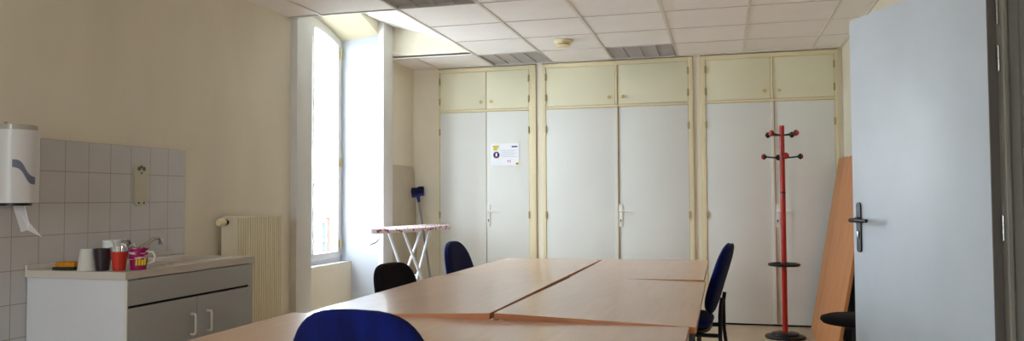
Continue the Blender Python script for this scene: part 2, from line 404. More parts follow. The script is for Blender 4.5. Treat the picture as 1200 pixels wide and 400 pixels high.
b = MB()
for a, c in ((XR - .02, XR),): b.box(a, c, YN, 7.42, ZC - .006, ZC + .002)
b.box(XL, XR, 7.40, 7.421, ZC - .008, ZC + .002)
b.build('edge_trim', m_tbar, ceil, smooth=0)
# light wells: slope up to the arch heads
for i, c in enumerate(WIN):
    y0, y1 = c - .895, c + .865; b = MB(); n = 10
    prof = []
    for j in range(n + 1):
        t = j / n; prof.append((XLW + (XL - XLW) * t, ZC + .006 + .315 * (t + .10 * math.sin(math.pi * t))))
    for p, q in zip(prof, prof[1:]): b.prism([(p[0], y0, p[1]), (q[0], y0, q[1]), (q[0], y0, q[1] + .02), (p[0], y0, p[1] + .02)], (0, y1 - y0, 0), m_slope)
    pf = [(x, y1, z) for x, z in prof]; b.prism([(XL, y1, ZC + .002), (XLW, y1, ZC + .002)] + pf[1:], (0, .02, 0), m_wall)
    pf = [(x, y0 - .02, z) for x, z in prof]; b.prism([(XL, y0 - .02, ZC + .002), (XLW, y0 - .02, ZC + .002)] + pf[1:], (0, .02, 0), m_wall)
    struct('trim_%d' % k, b); k += 1
# roof slab above the suspended ceiling
b = MB(); b.box(XO, XR + .2, YN - .1, YB + .1, ZT, ZT + .12); struct('ceiling_slab', b, m_white)

# ------------------------------------------------------------------ recessed ceiling lights
def light():
    root = empty('ceiling_light')
    f = MB(); S = .6
    for a in ((0, S, 0, .014), (0, S, S - .014, S), (0, .014, .014, S - .014), (S - .014, S, .014, S - .014)): f.box(*a, -.004, .008)
    f.box(0, S, 0, S, .085, .09)
    for a in ((0, S, 0, .004), (0, S, S - .004, S), (0, .004, .004, S - .004), (S - .004, S, .004, S - .004)): f.box(*a, .008, .085)
    f.build('housing', m_fix, root, smooth=0)
    lo = MB(); p = (S - .028) / 4
    for i in range(5):           # long reflectors, V section
        x = .014 + p * i; w = .012
        lo.prism([(x - w, .014, .075), (x + w, .014, .075), (x + .0015, .014, .002), (x - .0015, .014, .002)], (0, S - .028, 0), m_refl)
    for j in range(1, 12):
        y = .014 + (S - .028) * j / 12
        for i in range(4):
            x = .014 + p * i
            lo.prism([(x + .006, y - .004, .055), (x + .006, y + .004, .055), (x + .006, y + .0008, .004), (x + .006, y - .0008, .004)], (p - .012, 0, 0), m_refl)
    lo.build('louvre', None, root, smooth=0)
    for i in range(4):
        t = MB(); x = .014 + p * (i + .5); t.tube([(x, .02, .072), (x, S - .02, .072)], .008, n=10); t.build('fluorescent_tube', m_tube, root)
    return root
L0 = light(); L0.location = (LIGHTS[0][0], LIGHTS[0][1], ZC)
tag(L0, 'square recessed louvred ceiling light beside the window light well, at the photo top edge', 'ceiling light', 'recessed ceiling lights')
labs = ['square recessed louvred ceiling light above the left closet, tubes visible between blades', 'square recessed louvred ceiling light above the middle closet']
for (x, y), lb in zip(LIGHTS[1:3], labs):
    o = copy_tree(L0); o.location = (x, y, ZC); o['label'] = lb
for (x, y) in LIGHTS[3:]:
    o = MB(); o.box(x, x + .6, y, y + .6, ZC + .002, ZC + .02); struct('ceiling_panel', o, m_ctile)

b = MB(); b.lathe([(0, 0), (.080, 0), (.080, -.012), (.072, -.022), (.058, -.026), (.058, -.034)], m_cream_pl)
b.lathe([(.058, -.026), (.046, -.030), (.046, -.040), (.058, -.044)], m_key)
b.lathe([(.062, -.040), (.056, -.050), (.034, -.056), (0, -.058)], m_cream_pl)
sd = b.build('smoke_detector'); sd.location = (-1.285, 6.42, ZC)
tag(sd, 'round cream smoke detector with a dark slot on the ceiling', 'smoke detector')

# ------------------------------------------------------------------ built-in closets
def closet(name_label, X0, X1, L, Rr, strip, handle):
    """L, Rr: (x0,x1) of the left and right door pair; whole width X0..X1"""
    YF = 7.405; root = empty('built_in_closet', ((X0 + X1) / 2, YF, 0)); ox = (X0 + X1) / 2
    T = lambda v: v - ox
    tag(root, name_label, 'closet')
    c = MB()
    c.box(T(X0), T(X0) + .018, .02, .60, .0, 2.49, m_frame); c.box(T(X1) - .018, T(X1), .02, .60, 0, 2.49, m_frame)
    c.box(T(X0) + .018, T(X1) - .018, .59, .60, 0, 2.49, m_frame); c.box(T(X0) + .018, T(X1) - .018, .02, .59, 2.472, 2.49, m_frame)
    c.box(T(X0) + .018, T(X1) - .018, .02, .59, 2.045, 2.063, m_frame); c.box(T(X0) + .018, T(X1) - .018, .02, .59, .03, .048, m_frame)
    c.box(T(X0) + .018, T(X1) - .018, .0165, .020, 0.03, 2.48, m_gap)
    c.build('carcass', None, root, smooth=0)
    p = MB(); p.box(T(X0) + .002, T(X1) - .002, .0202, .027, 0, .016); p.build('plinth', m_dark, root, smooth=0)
    f = MB(); zt, zm0, zm1 = 2.447, 2.044, 2.066
    f.box(T(X0), T(L[0]) - .003, 0, .016, 0, 2.49, bev=.002); f.box(T(Rr[1]) + .003, T(X1), 0, .016, 0, 2.49, bev=.002)
    f.box(T(L[0]) - .005, T(Rr[1]) + .005, 0, .016, zt + .003, 2.49, bev=.002); f.box(T(L[0]) - .005, T(Rr[1]) + .005, .002, .016, zm0, zm1, bev=.002)
    f.build('face_frame', m_frame, root)
    for (x0, x1), side in ((L, 'l'), (Rr, 'r')):
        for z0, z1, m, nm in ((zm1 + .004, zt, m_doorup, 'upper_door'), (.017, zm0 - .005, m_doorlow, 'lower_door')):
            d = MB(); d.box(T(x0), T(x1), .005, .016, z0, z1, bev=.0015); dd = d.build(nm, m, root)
            hx = T(x0) - .0015 if side == 'l' else T(x1) + .0015
            for z in ((2.36, 2.155) if z0 > 1 else (1.845, 1.005, .25)):
                h = MB(); h.tube([(hx, -.006, z - .035), (hx, -.006, z + .035)], .0065, n=10); h.box(hx - .009, hx + .009, -.002, .001, z - .03, z + .03)
                h.build('hinge', m_hinge, dd)
            if z0 > 1:
                kx = T(x1) - .05 if side == 'l' else T(x0) + .05
                q = MB(); q.lathe([(0, 0), (.009, 0), (.007, .012), (.014, .018), (.0165, .026), (.012, .033), (0, .035)], n=20, mtx=Matrix.Rotation(R(90), 4, 'X'), c=(kx, .005, 2.138))
                q.build('knob', m_brass, dd)
            if z0 < 1 and side == 'r':
                hx0 = T(x0) + .019
                q = MB(); q.box(hx0 - .018, hx0 + .018, -.005, .005, .893, 1.108, bev=.003); pl = q.build('handle_plate', m_plastic, dd)
                q = MB(); q.tube([(hx0, -.005, 1.04), (hx0, -.045, 1.04), (hx0 + .008, -.055, 1.04), (hx0 + .05, -.058, 1.042), (hx0 + .125, -.050, 1.036)], [.009, .009, .009, .0085, .007], n=12); q.build('lever', m_plastic, dd)
                q = MB(); q.lathe([(0, 0), (.007, 0), (.007, .0015), (0, .0015)], n=14, mtx=Matrix.Rotation(R(90), 4, 'X'), c=(hx0, -.005, .955)); q.box(hx0 - .0028, hx0 + .0028, -.0065, -.005, .935, .955); q.build('keyhole', m_key, dd)
    xm = (T(L[1]) + T(Rr[0])) / 2
    if strip:
        s_ = MB(); w = strip / 2; s_.box(xm - w, xm + w, -.010, .0045, .022, zm0 - .005, bev=.002); s_.build('lower_cover_strip', m_cover, root)
        s_ = MB(); s_.box(xm + w + .001, xm + w + .007, -.002, .0045, .022, zm0 - .005); s_.build('brown_edge_strip', m_gap, root)
        s_ = MB(); s_.box(xm - w * .7, xm + w * .7, -.006, .0045, zm1 + .004, zt, bev=.002); s_.build('upper_cover_strip', m_frame, root)
    return root
closet('narrow built-in closet nearest the window, with the small poster on its door', -2.798, -1.767, (-2.774, -2.284), (-2.276, -1.840), 0, True)
closet('wide built-in closet in the middle of the back wall', -1.700, -.254, (-1.664, -.988), (-.960, -.300), .026, True)
closet('built-in closet at the right end, behind the red coat stand', -.186, 1.010, (-.138, .434), (.460, .978), .026, True)

# poster
root = empty('safety_poster', (-2.085, 7.404, 1.606)); tag(root, 'small white laminated notice with a yellow blotch and navy disc on the left closet', 'poster')
b = MB(); b.box(-.146, .146, -.0008, .0005, -.110, .110); b.build('sheet', m_paper, root, smooth=0)
b = MB(); b.prism([(-.132, -.0016, .088), (-.060, -.0016, .092), (-.066, -.0016, .066), (-.078, -.0016, .062), (-.080, -.0016, .044), (-.122, -.0016, .042), (-.116, -.0016, .066)], (0, .001, 0)); b.build('yellow_heading', m_ylw, root, smooth=0)
b = MB(); b.lathe([(0, 0), (.033, 0), (.033, .0012), (0, .0012)], m_navy, n=28, mtx=Matrix.Rotation(R(90), 4, 'X'), c=(-.088, -.0008, -.004))
b.lathe([(0, 0), (.010, 0), (.010, .0018), (0, .0018)], m_paper, n=16, mtx=Matrix.Rotation(R(90), 4, 'X'), c=(-.088, -.0008, .006))
b.prism([(-.100, -.0026, -.016), (-.076, -.0026, -.016), (-.082, -.0026, -.002), (-.094, -.0026, -.002)], (0, .0008, 0), m_paper)
b.prism([(-.112, -.0028, -.026), (-.064, -.0028, -.026), (-.072, -.0028, -.036), (-.102, -.0028, -.036)], (0, .0012, 0), m_redink); b.build('round_emblem', None, root, smooth=0)
b = MB(); b.box(.070, .128, -.0016, -.0008, .070, .084); b.build('navy_heading', m_navy, root, smooth=0)
b = MB()
for i in range(5): b.box(-.036, .128 - .03 * (i % 2), -.0014, -.0008, .040 - i * .016, .044 - i * .016)
b.build('text_lines', m_greyink, root, smooth=0)
b = MB(); b.box(.028, .036, -.0016, -.0008, -.078, -.056); b.box(.050, .058, -.0016, -.0008, -.078, -.056); b.build('red_marks', m_redink, root, smooth=0)
b = MB(); b.box(.112, .142, -.0016, -.0008, -.104, -.082, m_yprint); b.box(.118, .134, -.0022, -.0016, -.098, -.088, m_key); b.build('yellow_sticker', None, root, smooth=0)

# ------------------------------------------------------------------ tables
def table(x0, x1, y0, y1, zs, label, iy=.05):
    """zs: z of top at (x0,y0),(x1,y0),(x1,y1),(x0,y1)"""
    root = empty('meeting_table', ((x0 + x1) / 2, (y0 + y1) / 2, 0)); tag(root, label, 'table', 'beech meeting tables pushed together')
    ox, oy = (x0 + x1) / 2, (y0 + y1) / 2; c = [(x0, y0), (x1, y0), (x1, y1), (x0, y1)]; T = .022
    def zat(x, y):
        u = (x - x0) / (x1 - x0); v = (y - y0) / (y1 - y0)
        return (zs[0] * (1 - u) + zs[1] * u) * (1 - v) + (zs[3] * (1 - u) + zs[2] * u) * v
    e = .0012; t = MB()
    t.poly([(x - ox, y - oy, z) for (x, y), z in zip(c, zs)], m_wood); t.poly([(x - ox, y - oy, z - T) for (x, y), z in zip(c, zs)][::-1], m_edge)
    for i in range(4):
        (xa, ya), (xb, yb) = c[i], c[(i + 1) % 4]; za, zb = zs[i], zs[(i + 1) % 4]
        t.poly([(xa - ox, ya - oy, za - T), (xb - ox, yb - oy, zb - T), (xb - ox, yb - oy, zb), (xa - ox, ya - oy, za)], m_edge)
    t.build('tabletop', None, root, smooth=0)
    i_ = .05; a = MB(); q = [(x0 + i_, y0 + iy), (x1 - i_, y0 + iy), (x1 - i_, y1 - iy), (x0 + i_, y1 - iy)]
    for i in range(4):
        (xa, ya), (xb, yb) = q[i], q[(i + 1) % 4]; d = Vector((xb - xa, yb - ya, 0)).normalized(); n_ = Vector((-d.y, d.x, 0)) * .02
        za, zb = zat(xa, ya) - T - .001, zat(xb, yb) - T - .001
        a.prism([(xa - ox, ya - oy, za), (xb - ox, yb - oy, zb), (xb - ox, yb - oy, zb - .04), (xa - ox, ya - oy, za - .04)], n_)
    a.build('under_frame', m_steel, root, smooth=0)
    for (x, y) in q:
        l = MB(); zz = zat(x, y) - T - .002; sx = 1 if x < ox else -1; sy = 1 if y < oy else -1
        lx, ly = x - ox + sx * .017, y - oy + sy * .017; l.box(lx - .015, lx + .015, ly - .015, ly + .015, .012, zz, m_steel, bev=.003)
        l.box(lx - .017, lx + .017, ly - .017, ly + .017, 0, .014, m_black); l.build('leg', None, root, smooth=0)
    return root
table(-1.560, -.112, 1.86, 2.598, (.740,) * 4, 'beech table set crosswise at the near end, in front of the blue chair')
table(-1.535, -.792, 2.604, 4.088, (.732, .762, .758, .738), 'beech table of the left row, second from near, beside the black chair', .46)
table(-.778, -.090, 2.612, 4.062, (.762, .739, .736, .748), 'beech table of the right row directly behind the near crosswise table')
table(-1.500, -.812, 4.094, 5.34, (.741, .748, .742, .740), 'beech table at the far left end, beside the small navy chair', .46)
table(-.800, -.098, 4.074, 5.40, (.740, .744, .742, .740), 'beech table at the far right end, beside the right-hand blue chair')

# ------------------------------------------------------------------ chairs
def chair(label, loc, rz, fab, fab2, top=.885, w=.205, tilt=13, wrap=.55, ex=3.0, taper=.10):
    root = empty('conference_chair', (loc[0], loc[1], 0), rz); tag(root, label, 'chair')
    s_ = MB(); s_.pad(.235, .235, .075, ex=3.6, mtx=Matrix.Translation((0, -.02, .455)) @ Matrix.Rotation(R(90), 4, 'X')); s_.build('seat', fab, root, smooth=60)
    s_ = MB(); s_.pad(.225, .225, .045, ex=3.6, mtx=Matrix.Translation((0, -.02, .412)) @ Matrix.Rotation(R(90), 4, 'X')); s_.build('seat_shell', m_black, root, smooth=60)
    h = (top - .50) / 2 / math.cos(R(tilt)); zc = (top + .50) / 2; yc_ = -.235 - math.tan(R(tilt)) * (zc - .50)
    base = Matrix.Translation((0, yc_, zc)) @ Matrix.Rotation(R(tilt), 4, 'X')
    s_ = MB(); s_.pad(w * .985, h * .985, .055, ex=ex, wrap=wrap, taper=taper, mtx=base @ Matrix.Translation((0, .008, 0))); s_.build('backrest', fab, root, smooth=60)
    s_ = MB(); s_.pad(w * 1.01, h * 1.012, .044, ex=ex, wrap=wrap, taper=taper, mtx=base @ Matrix.Translation((0, -.010, -.001))); s_.build('back_cover', fab2, root, smooth=60)
    s_ = MB(); s_.box(-.20, .20, .12, .145, .388, .402); s_.build('seat_rail', m_blackm, root)
    yb = yc_ - math.tan(R(tilt)) * (.58 - zc) - .042
    for sx in (-1, 1):
        x = sx * .195
        l = MB(); l.mats = [m_blackm, m_black]; l.tube([(x, .13, .395), (x, .185, .393), (x, .205, .37), (x + sx * .012, .225, .014)], .0115, m_blackm, n=12)
        l.tube([(x + sx * .012, .225, .016), (x + sx * .012, .226, 0)], .0145, m_black, n=12); l.build('leg', None, root)
        l = MB(); l.mats = [m_blackm, m_black]; l.tube([(x + sx * .012, -.345, .014), (x, yb + .0, .38), (x - sx * .012, yb, .50), (x - sx * .05, yb - .002, .55), (x - sx * .055, yb - .010, .60)], .0115, m_blackm, n=12)
        l.tube([(x + sx * .012, -.345, .016), (x + sx * .012, -.346, 0)], .0145, m_black, n=12); l.build('leg', None, root)
        r_ = MB(); r_.tube([(x, yb + .01, .395), (x, .14, .395)], .0115, n=12); r_.build('side_rail', m_blackm, root)
    return root
chair('large royal blue upholstered chair at the near edge of the tables, seen from behind', (-.826, 1.96), R(-3), m_blue, m_blue, top=.903, w=.196, tilt=7, ex=3.2, taper=.10, wrap=.30)
chair('black upholstered chair at the left side of the tables', (-1.47, 3.90), R(-98), m_blk, m_blk, top=.815, w=.20, ex=3.4, taper=.10)
chair('navy blue chair at the far left side of the tables', (-1.585, 5.28), R(-98), m_blued, m_blue, top=.860, w=.185, ex=2.6, taper=.20)
chair('blue chair seen in profile at the right side of the tables', (-.315, 4.69), R(87), m_blue, m_blued, top=.900, w=.20, tilt=17)

# ------------------------------------------------------------------ coat stand
root = empty('coat_stand', (.485, 6.83, 0)); tag(root, 'red and black coat stand in front of the right closet', 'coat stand')
b = MB(); b.lathe([(0, 0), (.160, 0), (.164, .008), (.156, .020), (.120, .024), (.112, .027), (.110, .038), (.100, .044), (.03, .046), (0, .046)], n=40); b.build('base', m_black, root)
b = MB(); b.tube([(0, 0, .046), (0, 0, 1.20)], .0215, n=20); b.tube([(0, 0, 1.21), (0, 0, 1.765)], .0215, n=20); b.build('pole', m_red, root)
b = MB(); b.tube([(0, 0, 1.198), (0, 0, 1.212)], .0225, n=20); b.build('pole_joint', m_black, root)
b = MB(); b.tube([(.118 * math.cos(a), .118 * math.sin(a), .605) for a in [2 * math.pi * j / 40 for j in range(40)]], .012, n=8, closed=True)
b.tube([(0, 0, .593), (0, 0, .618)], .028, n=20)
for a in (0, 90, 180, 270): b.tube([(.02 * math.cos(R(a)), .02 * math.sin(R(a)), .605), (.118 * math.cos(R(a)), .118 * math.sin(R(a)), .605)], .008, n=8)
b.build('umbrella_ring', m_black, root)
for z, rot, ln in ((1.690, 50, .125), (1.500, 7, .135)):
    for q in range(4):
        a = R(rot + 90 * q); d = Vector((math.cos(a), math.sin(a), 0)); z0 = z - .005
        h = MB(); h.tube([d * .018 + Vector((0, 0, z0)), d * (ln * .6) + Vector((0, 0, z0 + .004)), d * ln + Vector((0, 0, z0 + .010))], .0065, n=10)
        mt = Vector((0, 0, 1)).rotation_difference(d).to_matrix().to_4x4()
        h.lathe([(0, -.012), (.008, -.012), (.025, .008), (.026, .014), (.020, .018)], n=20, mtx=mt, c=d * ln + Vector((0, 0, z0 + .010)))
        hk = h.build('hook', m_black, root)
        t = MB(); t.lathe([(.021, .014), (.022, .020), (.016, .030), (0, .034)], n=20, mtx=mt, c=d * ln + Vector((0, 0, z0 + .010))); t.build('hook_cap', m_red, hk)

# ------------------------------------------------------------------ leaning boards, stool
def leaning_board(name, y0, y1, xb, xt, zt, T, m, z0=0):
    b = MB(); d = Vector((xt - xb, 0, zt - z0)).normalized(); n_ = Vector((d.z, 0, -d.x)) * T
    b.prism([(xb, y0, z0), (xb, y1, z0), (xt, y1, zt), (xt, y0, zt)], n_); return b
b = leaning_board('b', 5.68, 6.82, .713, .975, 1.487, .022, m_board); o = b.build('wooden_board', m_board, smooth=0)
tag(o, 'large brown laminate board leaning on the right wall, nearest the open door', 'board')
b = leaning_board('b', 6.825, 7.29, .730, .985, 1.497, .022, m_board2); o = b.build('wooden_board', m_board2, smooth=0)
tag(o, 'brown laminate board leaning behind the nearer one, its edge showing by the right closet', 'board')
b = leaning_board('b', 5.95, 7.15, .945, 1.015, 1.40, .012, m_green); o = b.build('green_board', m_green, smooth=0)
tag(o, 'dark green board, a sliver showing between brown board and open door', 'board')

root = empty('swivel_stool', (.735, 4.92, 0)); tag(root, 'black padded swivel stool partly hidden behind the open door', 'stool')
b = MB(); b.lathe([(0, .415), (.12, .415), (.175, .425), (.190, .442), (.185, .458), (.15, .470), (0, .474)], n=40); b.build('seat', m_blk, root, smooth=60)
b = MB(); b.tube([(0, 0, .10), (0, 0, .30)], .025, n=16); b.tube([(0, 0, .30), (0, 0, .40)], .016, n=16); b.tube([(0, 0, .395), (0, 0, .416)], .06, n=20); b.build('gas_column', m_blackm, root)
for q in range(5):
    a = R(90 + 72 * q); d = Vector((math.cos(a), math.sin(a), 0)); b = MB()
    b.tube([d * .02 + Vector((0, 0, .105)), d * .22 + Vector((0, 0, .075))], [.02, .013], n=10); l = b.build('base_arm', m_black, root)
    c_ = MB(); w = Vector((-d.y, d.x, 0)); p = d * .22 + Vector((0, 0, .026)); c_.tube([p - w * .022, p - w * .004], .026, n=18); c_.tube([p + w * .004, p + w * .022], .026, n=18); c_.tube([p + Vector((0, 0, .0)), p + Vector((0, 0, .05))], .006, n=8); c_.build('caster', m_black, l)

# ------------------------------------------------------------------ open door
FE, HE = Vector((.622, 4.141, 0)), Vector((.990, 3.338, 0)); e = (FE - HE).normalized()
ang = math.atan2(e.y, e.x)
# local frame: x from the hinge edge to the free edge, visible face at y=0, thickness towards -y
Wd = (FE - HE).length
root = empty('door_1', HE, ang); root['kind'] = 'structure'
nloc = Matrix.Rotation(-ang, 3, 'Z') @ Vector((-.909, -.417, 0)); sgn = 1 if nloc.y > 0 else -1
b = MB(); b.box(0, Wd, *sorted((0, -sgn * .04)), .01, 2.04, m_doorp, bev=.0015); lf = b.build('door_leaf', None, root)
b = MB(); b.box(-.004, -.0002, *sorted((-sgn * .001, -sgn * .04)), .01, 2.04); b.build('leaf_edge', m_leafedge, root)
hx = Wd - .050
b = MB(); n = 14; pts = []
for t in range(n + 1): pts.append((hx + .017 * math.cos(math.pi * t / n), 0, 1.120 + .017 * math.sin(math.pi * t / n)))
for t in range(n + 1): pts.append((hx - .017 * math.cos(math.pi * t / n), 0, .910 - .017 * math.sin(math.pi * t / n)))
b.prism(pts, (0, sgn * .007, 0)); b.build('handle_plate', m_blackm, root)
b = MB(); b.tube([(hx, sgn * .007, 1.050), (hx, sgn * .020, 1.050)], .015, n=16); b.tube([(hx, sgn * .007, 1.050), (hx, sgn * .045, 1.050), (hx - .008, sgn * .055, 1.050), (hx - .03, sgn * .058, 1.050), (hx - .135, sgn * .055, 1.050)], [.010, .010, .010, .010, .009], n=12); b.build('door_handle', m_blackm, root)
b = MB(); b.box(hx - .005, hx + .005, *sorted((sgn * .006, sgn * .014)), .965, .995, bev=.002); b.build('lock_cylinder', m_chrome, root)
for z in (1.825, 1.645, .995, .26):
    b = MB(); y = -sgn * .037; b.tube([(-.015, y, z), (-.015, y, z + .045)], .0078, n=12); b.tube([(-.015, y, z + .048), (-.015, y, z + .093)], .0078, n=12); b.tube([(-.015, y, z - .004), (-.015, y, z + .097)], .0055, n=8)
    b.build('door_hinge', m_hinge if False else m_chrome, root)
# door frame
b = MB()
b.box(XR - .016, XR, 3.300, 3.385, 0, 2.14, bev=.002); b.box(XR - .016, XR, DY0 - .05, DY0 + .035, 0, 2.14, bev=.002); b.box(XR - .016, XR, DY0 + .035, 3.300, 2.06, 2.14, bev=.002)
b.box(XR, XR + .16, 3.345, 3.385, 0, 2.1); b.box(XR, XR + .16, DY0, DY0 + .04, 0, 2.1); b.box(XR, XR + .16, DY0 + .04, 3.345, 2.06, 2.1)
b.box(XR + .05, XR + .16, 3.33, 3.345, 0, 2.06)
struct('trim_%d' % k, b, m_steelg); k += 1

# ------------------------------------------------------------------ sink unit and what stands on it
SX0, SX1, SY0, SY1, SZ = XL + .012, -2.51, 2.82, 3.78, .85
root = empty('sink_cabinet', ((SX0 + SX1) / 2, (SY0 + SY1) / 2, 0)); ox, oy = root.location.x, root.location.y
tag(root, 'white two-door sink cabinet with shade-darkened fronts against the tiled wall', 'cabinet')
B = lambda mb, x0, x1, y0, y1, z0, z1, m=None, bev=0: mb.box(x0 - ox, x1 - ox, y0 - oy, y1 - oy, z0, z1, m, bev)
xf = SX1 - .018
b = MB(); B(b, SX0 + .0, xf, SY0 + .012, SY0 + .030, .0, .815, bev=.001); b.build('side_panel', m_sinkp, root)
b = MB(); B(b, SX0, xf, SY1 - .030, SY1 - .012, .0, .815, bev=.001); b.build('side_panel', m_sinkp, root)
b = MB(); B(b, SX0, xf, SY0 + .03, SY1 - .03, .10, .116); B(b, SX0, SX0 + .01, SY0 + .03, SY1 - .03, .116, .81); b.build('carcass', m_sinkp, root, smooth=0)
b = MB(); B(b, xf - .06, xf - .05, SY0 + .03, SY1 - .03, 0, .10); b.build('plinth', m_sinkp, root, smooth=0)
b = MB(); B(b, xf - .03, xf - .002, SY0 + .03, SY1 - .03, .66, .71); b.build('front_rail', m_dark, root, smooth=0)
b = MB(); B(b, xf, SX1 - .002, SY0 + .012, SY0 + .018, .0, .815); b.build('edge_strip', m_cupw, root)
b = MB(); B(b, xf, SX1 - .002, SY0 + .020, SY1 - .012, .700, .812, bev=.001); b.build('fascia', m_sinkf, root)
ym = 3.300
for y0, y1, hy in ((SY0 + .020, ym - .002, ym - .045), (ym + .002, SY1 - .012, ym + .078)):
    b = MB(); B(b, xf, SX1 - .002, y0, y1, .105, .688, bev=.001); d = b.build('door', m_sinkf, root)
    h = MB(); X = SX1 - .002 - ox; Y = hy - oy
    h.tube([(X, Y, .608), (X + .022, Y, .608), (X + .028, Y, .600), (X + .028, Y, .518), (X + .022, Y, .510), (X, Y, .510)], .0065, n=10); h.build('handle', m_sconce, d)
# worktop with basin, tap belongs to it
top = empty('kitchen_sink', (ox, oy, 0)); tag(top, 'pale resin sink worktop with moulded basin on the two-door cabinet', 'sink')
bx0, bx1, by0, by1 = -2.95, -2.60, 3.34, 3.70
b = MB(); z0, z1 = .817, .85
xsr = [SX0, bx0, bx1, SX1]; ysr = [SY0, by0, by1, SY1]
for i in range(3):
    for j in range(3):
        if i == 1 and j == 1: continue
        B(b, xsr[i], xsr[i + 1], ysr[j], ysr[j + 1], z0, z1)
bmesh.ops.remove_doubles(b.bm, verts=b.bm.verts[:], dist=.0002)
b.build('worktop', m_ctop, top, smooth=0)
b = MB()
def loop(x0, x1, y0, y1, r, z, n=6):
    P = []
    for cx, cy, a0 in ((x1 - r, y1 - r, 0), (x0 + r, y1 - r, 90), (x0 + r, y0 + r, 180), (x1 - r, y0 + r, 270)):
        for t in range(n + 1):
            a = R(a0 + 90 * t / n); P.append((cx + r * math.cos(a) - ox, cy + r * math.sin(a) - oy, z))
    return P
Ls = [loop(bx0 - .03, bx1 + .03, by0 - .03, by1 + .03, .04, .8505), loop(bx0 - .024, bx1 + .024, by0 - .024, by1 + .024, .04, .857), loop(bx0 - .008, bx1 + .008, by0 - .008, by1 + .008, .04, .857), loop(bx0 + .005, bx1 - .005, by0 + .005, by1 - .005, .04, .846),
      loop(bx0 + .025, bx1 - .025, by0 + .025, by1 - .025, .05, .70), loop(bx0 + .06, bx1 - .06, by0 + .06, by1 - .06, .05, .69)]
V = [[b.bm.verts.new(p) for p in L] for L in Ls]
for a, c in zip(V, V[1:]):
    for j in range(len(a)): b.bm.faces.new([a[j], a[(j + 1) % len(a)], c[(j + 1) % len(a)], c[j]])
b.bm.faces.new(V[-1]); b.build('basin', m_ctop, top, smooth=50)
b = MB()
for i in range(5): B(b, -2.95, -2.60, 3.00 + i * .055, 3.012 + i * .055, .8502, .8535, bev=.001)
b.build('drainer_ribs', m_ctop, top)
b = MB(); B(b, SX0, SX0 + .012, SY0, SY1, .85, .872, bev=.003); b.build('upstand', m_ctop, top)

root = empty('mixer_tap', (-2.985, 3.385, .8506)); tag(root, 'chrome mixer tap with long swivel spout behind the cups', 'tap')
b = MB(); b.lathe([(0, 0), (.028, 0), (.028, .008), (.022, .014), (.021, .06), (.023, .064), (.023, .080), (.018, .088), (0, .090)], n=24); b.build('body', m_chrome, root)
b = MB(); b.tube([(.012, .0, .048), (.035, .02, .060), (.052, .06, .086), (.056, .105, .108), (.057, .135, .112), (.057, .150, .104), (.057, .154, .090)], [.009, .009, .0085, .0085, .0085, .0085, .0085], n=12); b.tube([(.057, .154, .092), (.057, .1545, .076)], .0115, n=14); b.build('spout', m_chrome, root)
b = MB(); b.tube([(0, 0, .085), (.01, -.02, .104), (.02, -.075, .110)], [.008, .007, .005], n=10); b.build('lever', m_chrome, root)

def cup(name, loc, prof, m, label, cat, handle=None, inner=None, rz=0):
    root = empty(name, (loc[0], loc[1], loc[2] + .0006), rz); tag(root, label, cat)
    b = MB(); b.lathe(prof, n=32); b.build('body', m, root)
    if handle:
        h = MB(); h.tube(handle, .0048, n=8); h.build('handle', handle and (m_plastic if name == 'white_mug' else m_cupw), root)
    return root
def wall_prof(r0, r1, h, t=.003): return [(0, 0), (r0, 0), (r1, h), (r1 - t, h), (r0 - t, .005), (0, .005)]
# sponge
root = empty('dish_sponge', (-2.873, 2.872, .8506), R(12)); tag(root, 'orange dish sponge on a dark scourer at the left end of the worktop', 'sponge')
b = MB(); b.box(-.050, .050, -.035, .035, 0, .014, bev=.003); b.build('scourer', m_grn, root)
b = MB(); b.box(-.040, .052, -.033, .033, .0142, .036, bev=.006); b.build('foam', m_yel, root)
cup('paper_cup', (-2.757, 2.866, .85), [(0, .096), (.029, .096), (.031, .093), (.042, .004), (.044, 0), (.041, 0), (.029, .090), (0, .091)], m_cupw, 'white cup turned upside down next to the sponge', 'cup')
cup('plastic_cup', (-2.685, 2.876, .85), wall_prof(.028, .040, .098), m_cupd, 'dark plum cup between the white upturned cup and the red one', 'cup')
r_ = cup('plastic_cup', (-2.607, 2.888, .85), wall_prof(.025, .036, .084), m_redliq, 'red tumbler with a spoon standing in it', 'cup')
b = MB(); b.lathe([(.036, .084), (.038, .106), (.0365, .106), (.0345, .084)], n=32); b.build('clear_rim', m_clear2, r_)
root = empty('teaspoon', (-2.607, 2.888, .857)); tag(root, 'metal spoon leaning inside the red tumbler', 'spoon')
b = MB(); b.tube([(.012, .008, .012), (-.010, -.004, .075), (-.030, -.010, .130)], [.0022, .0028, .0045], n=8); b.build('handle', m_chrome, root)
b = MB(); b.lathe([(0, -.003), (.007, -.002), (.009, .002), (.0085, .003), (0, .0)], n=16, c=(.014, .009, .006)); b.build('bowl', m_chrome, root)
hd = lambda r, h, s=1: [(r - .002, 0, h * .82), (r + .020, 0, h * .80), (r + .030, 0, h * .60), (r + .024, 0, h * .38), (r - .004, 0, h * .26)]
r_ = cup('coffee_mug', (-2.553, 2.945, .85), wall_prof(.033, .042, .098, .004), m_mug, 'magenta and white patterned mug with yellow print at the worktop edge', 'mug')
h = MB(); h.tube(hd(.041, .098), .0048, n=8); o = h.build('handle', m_cupw, r_); o.rotation_euler = (0, 0, R(25)); o['label'] = 'cream handle'
h = MB()
for i, (dx, hh) in enumerate(((-.022, .026), (-.010, .032), (.002, .024), (.013, .030))):
    h.prism([(dx - .004, 0, .022), (dx + .004, 0, .022), (dx + .006, 0, .022 + hh), (dx - .002, 0, .022 + hh)], (0, .003, 0))
o = h.build('yellow_lettering', m_yprint, r_, smooth=0); o.location = (.036, -.0225, 0); o.rotation_euler = (0, 0, R(55))
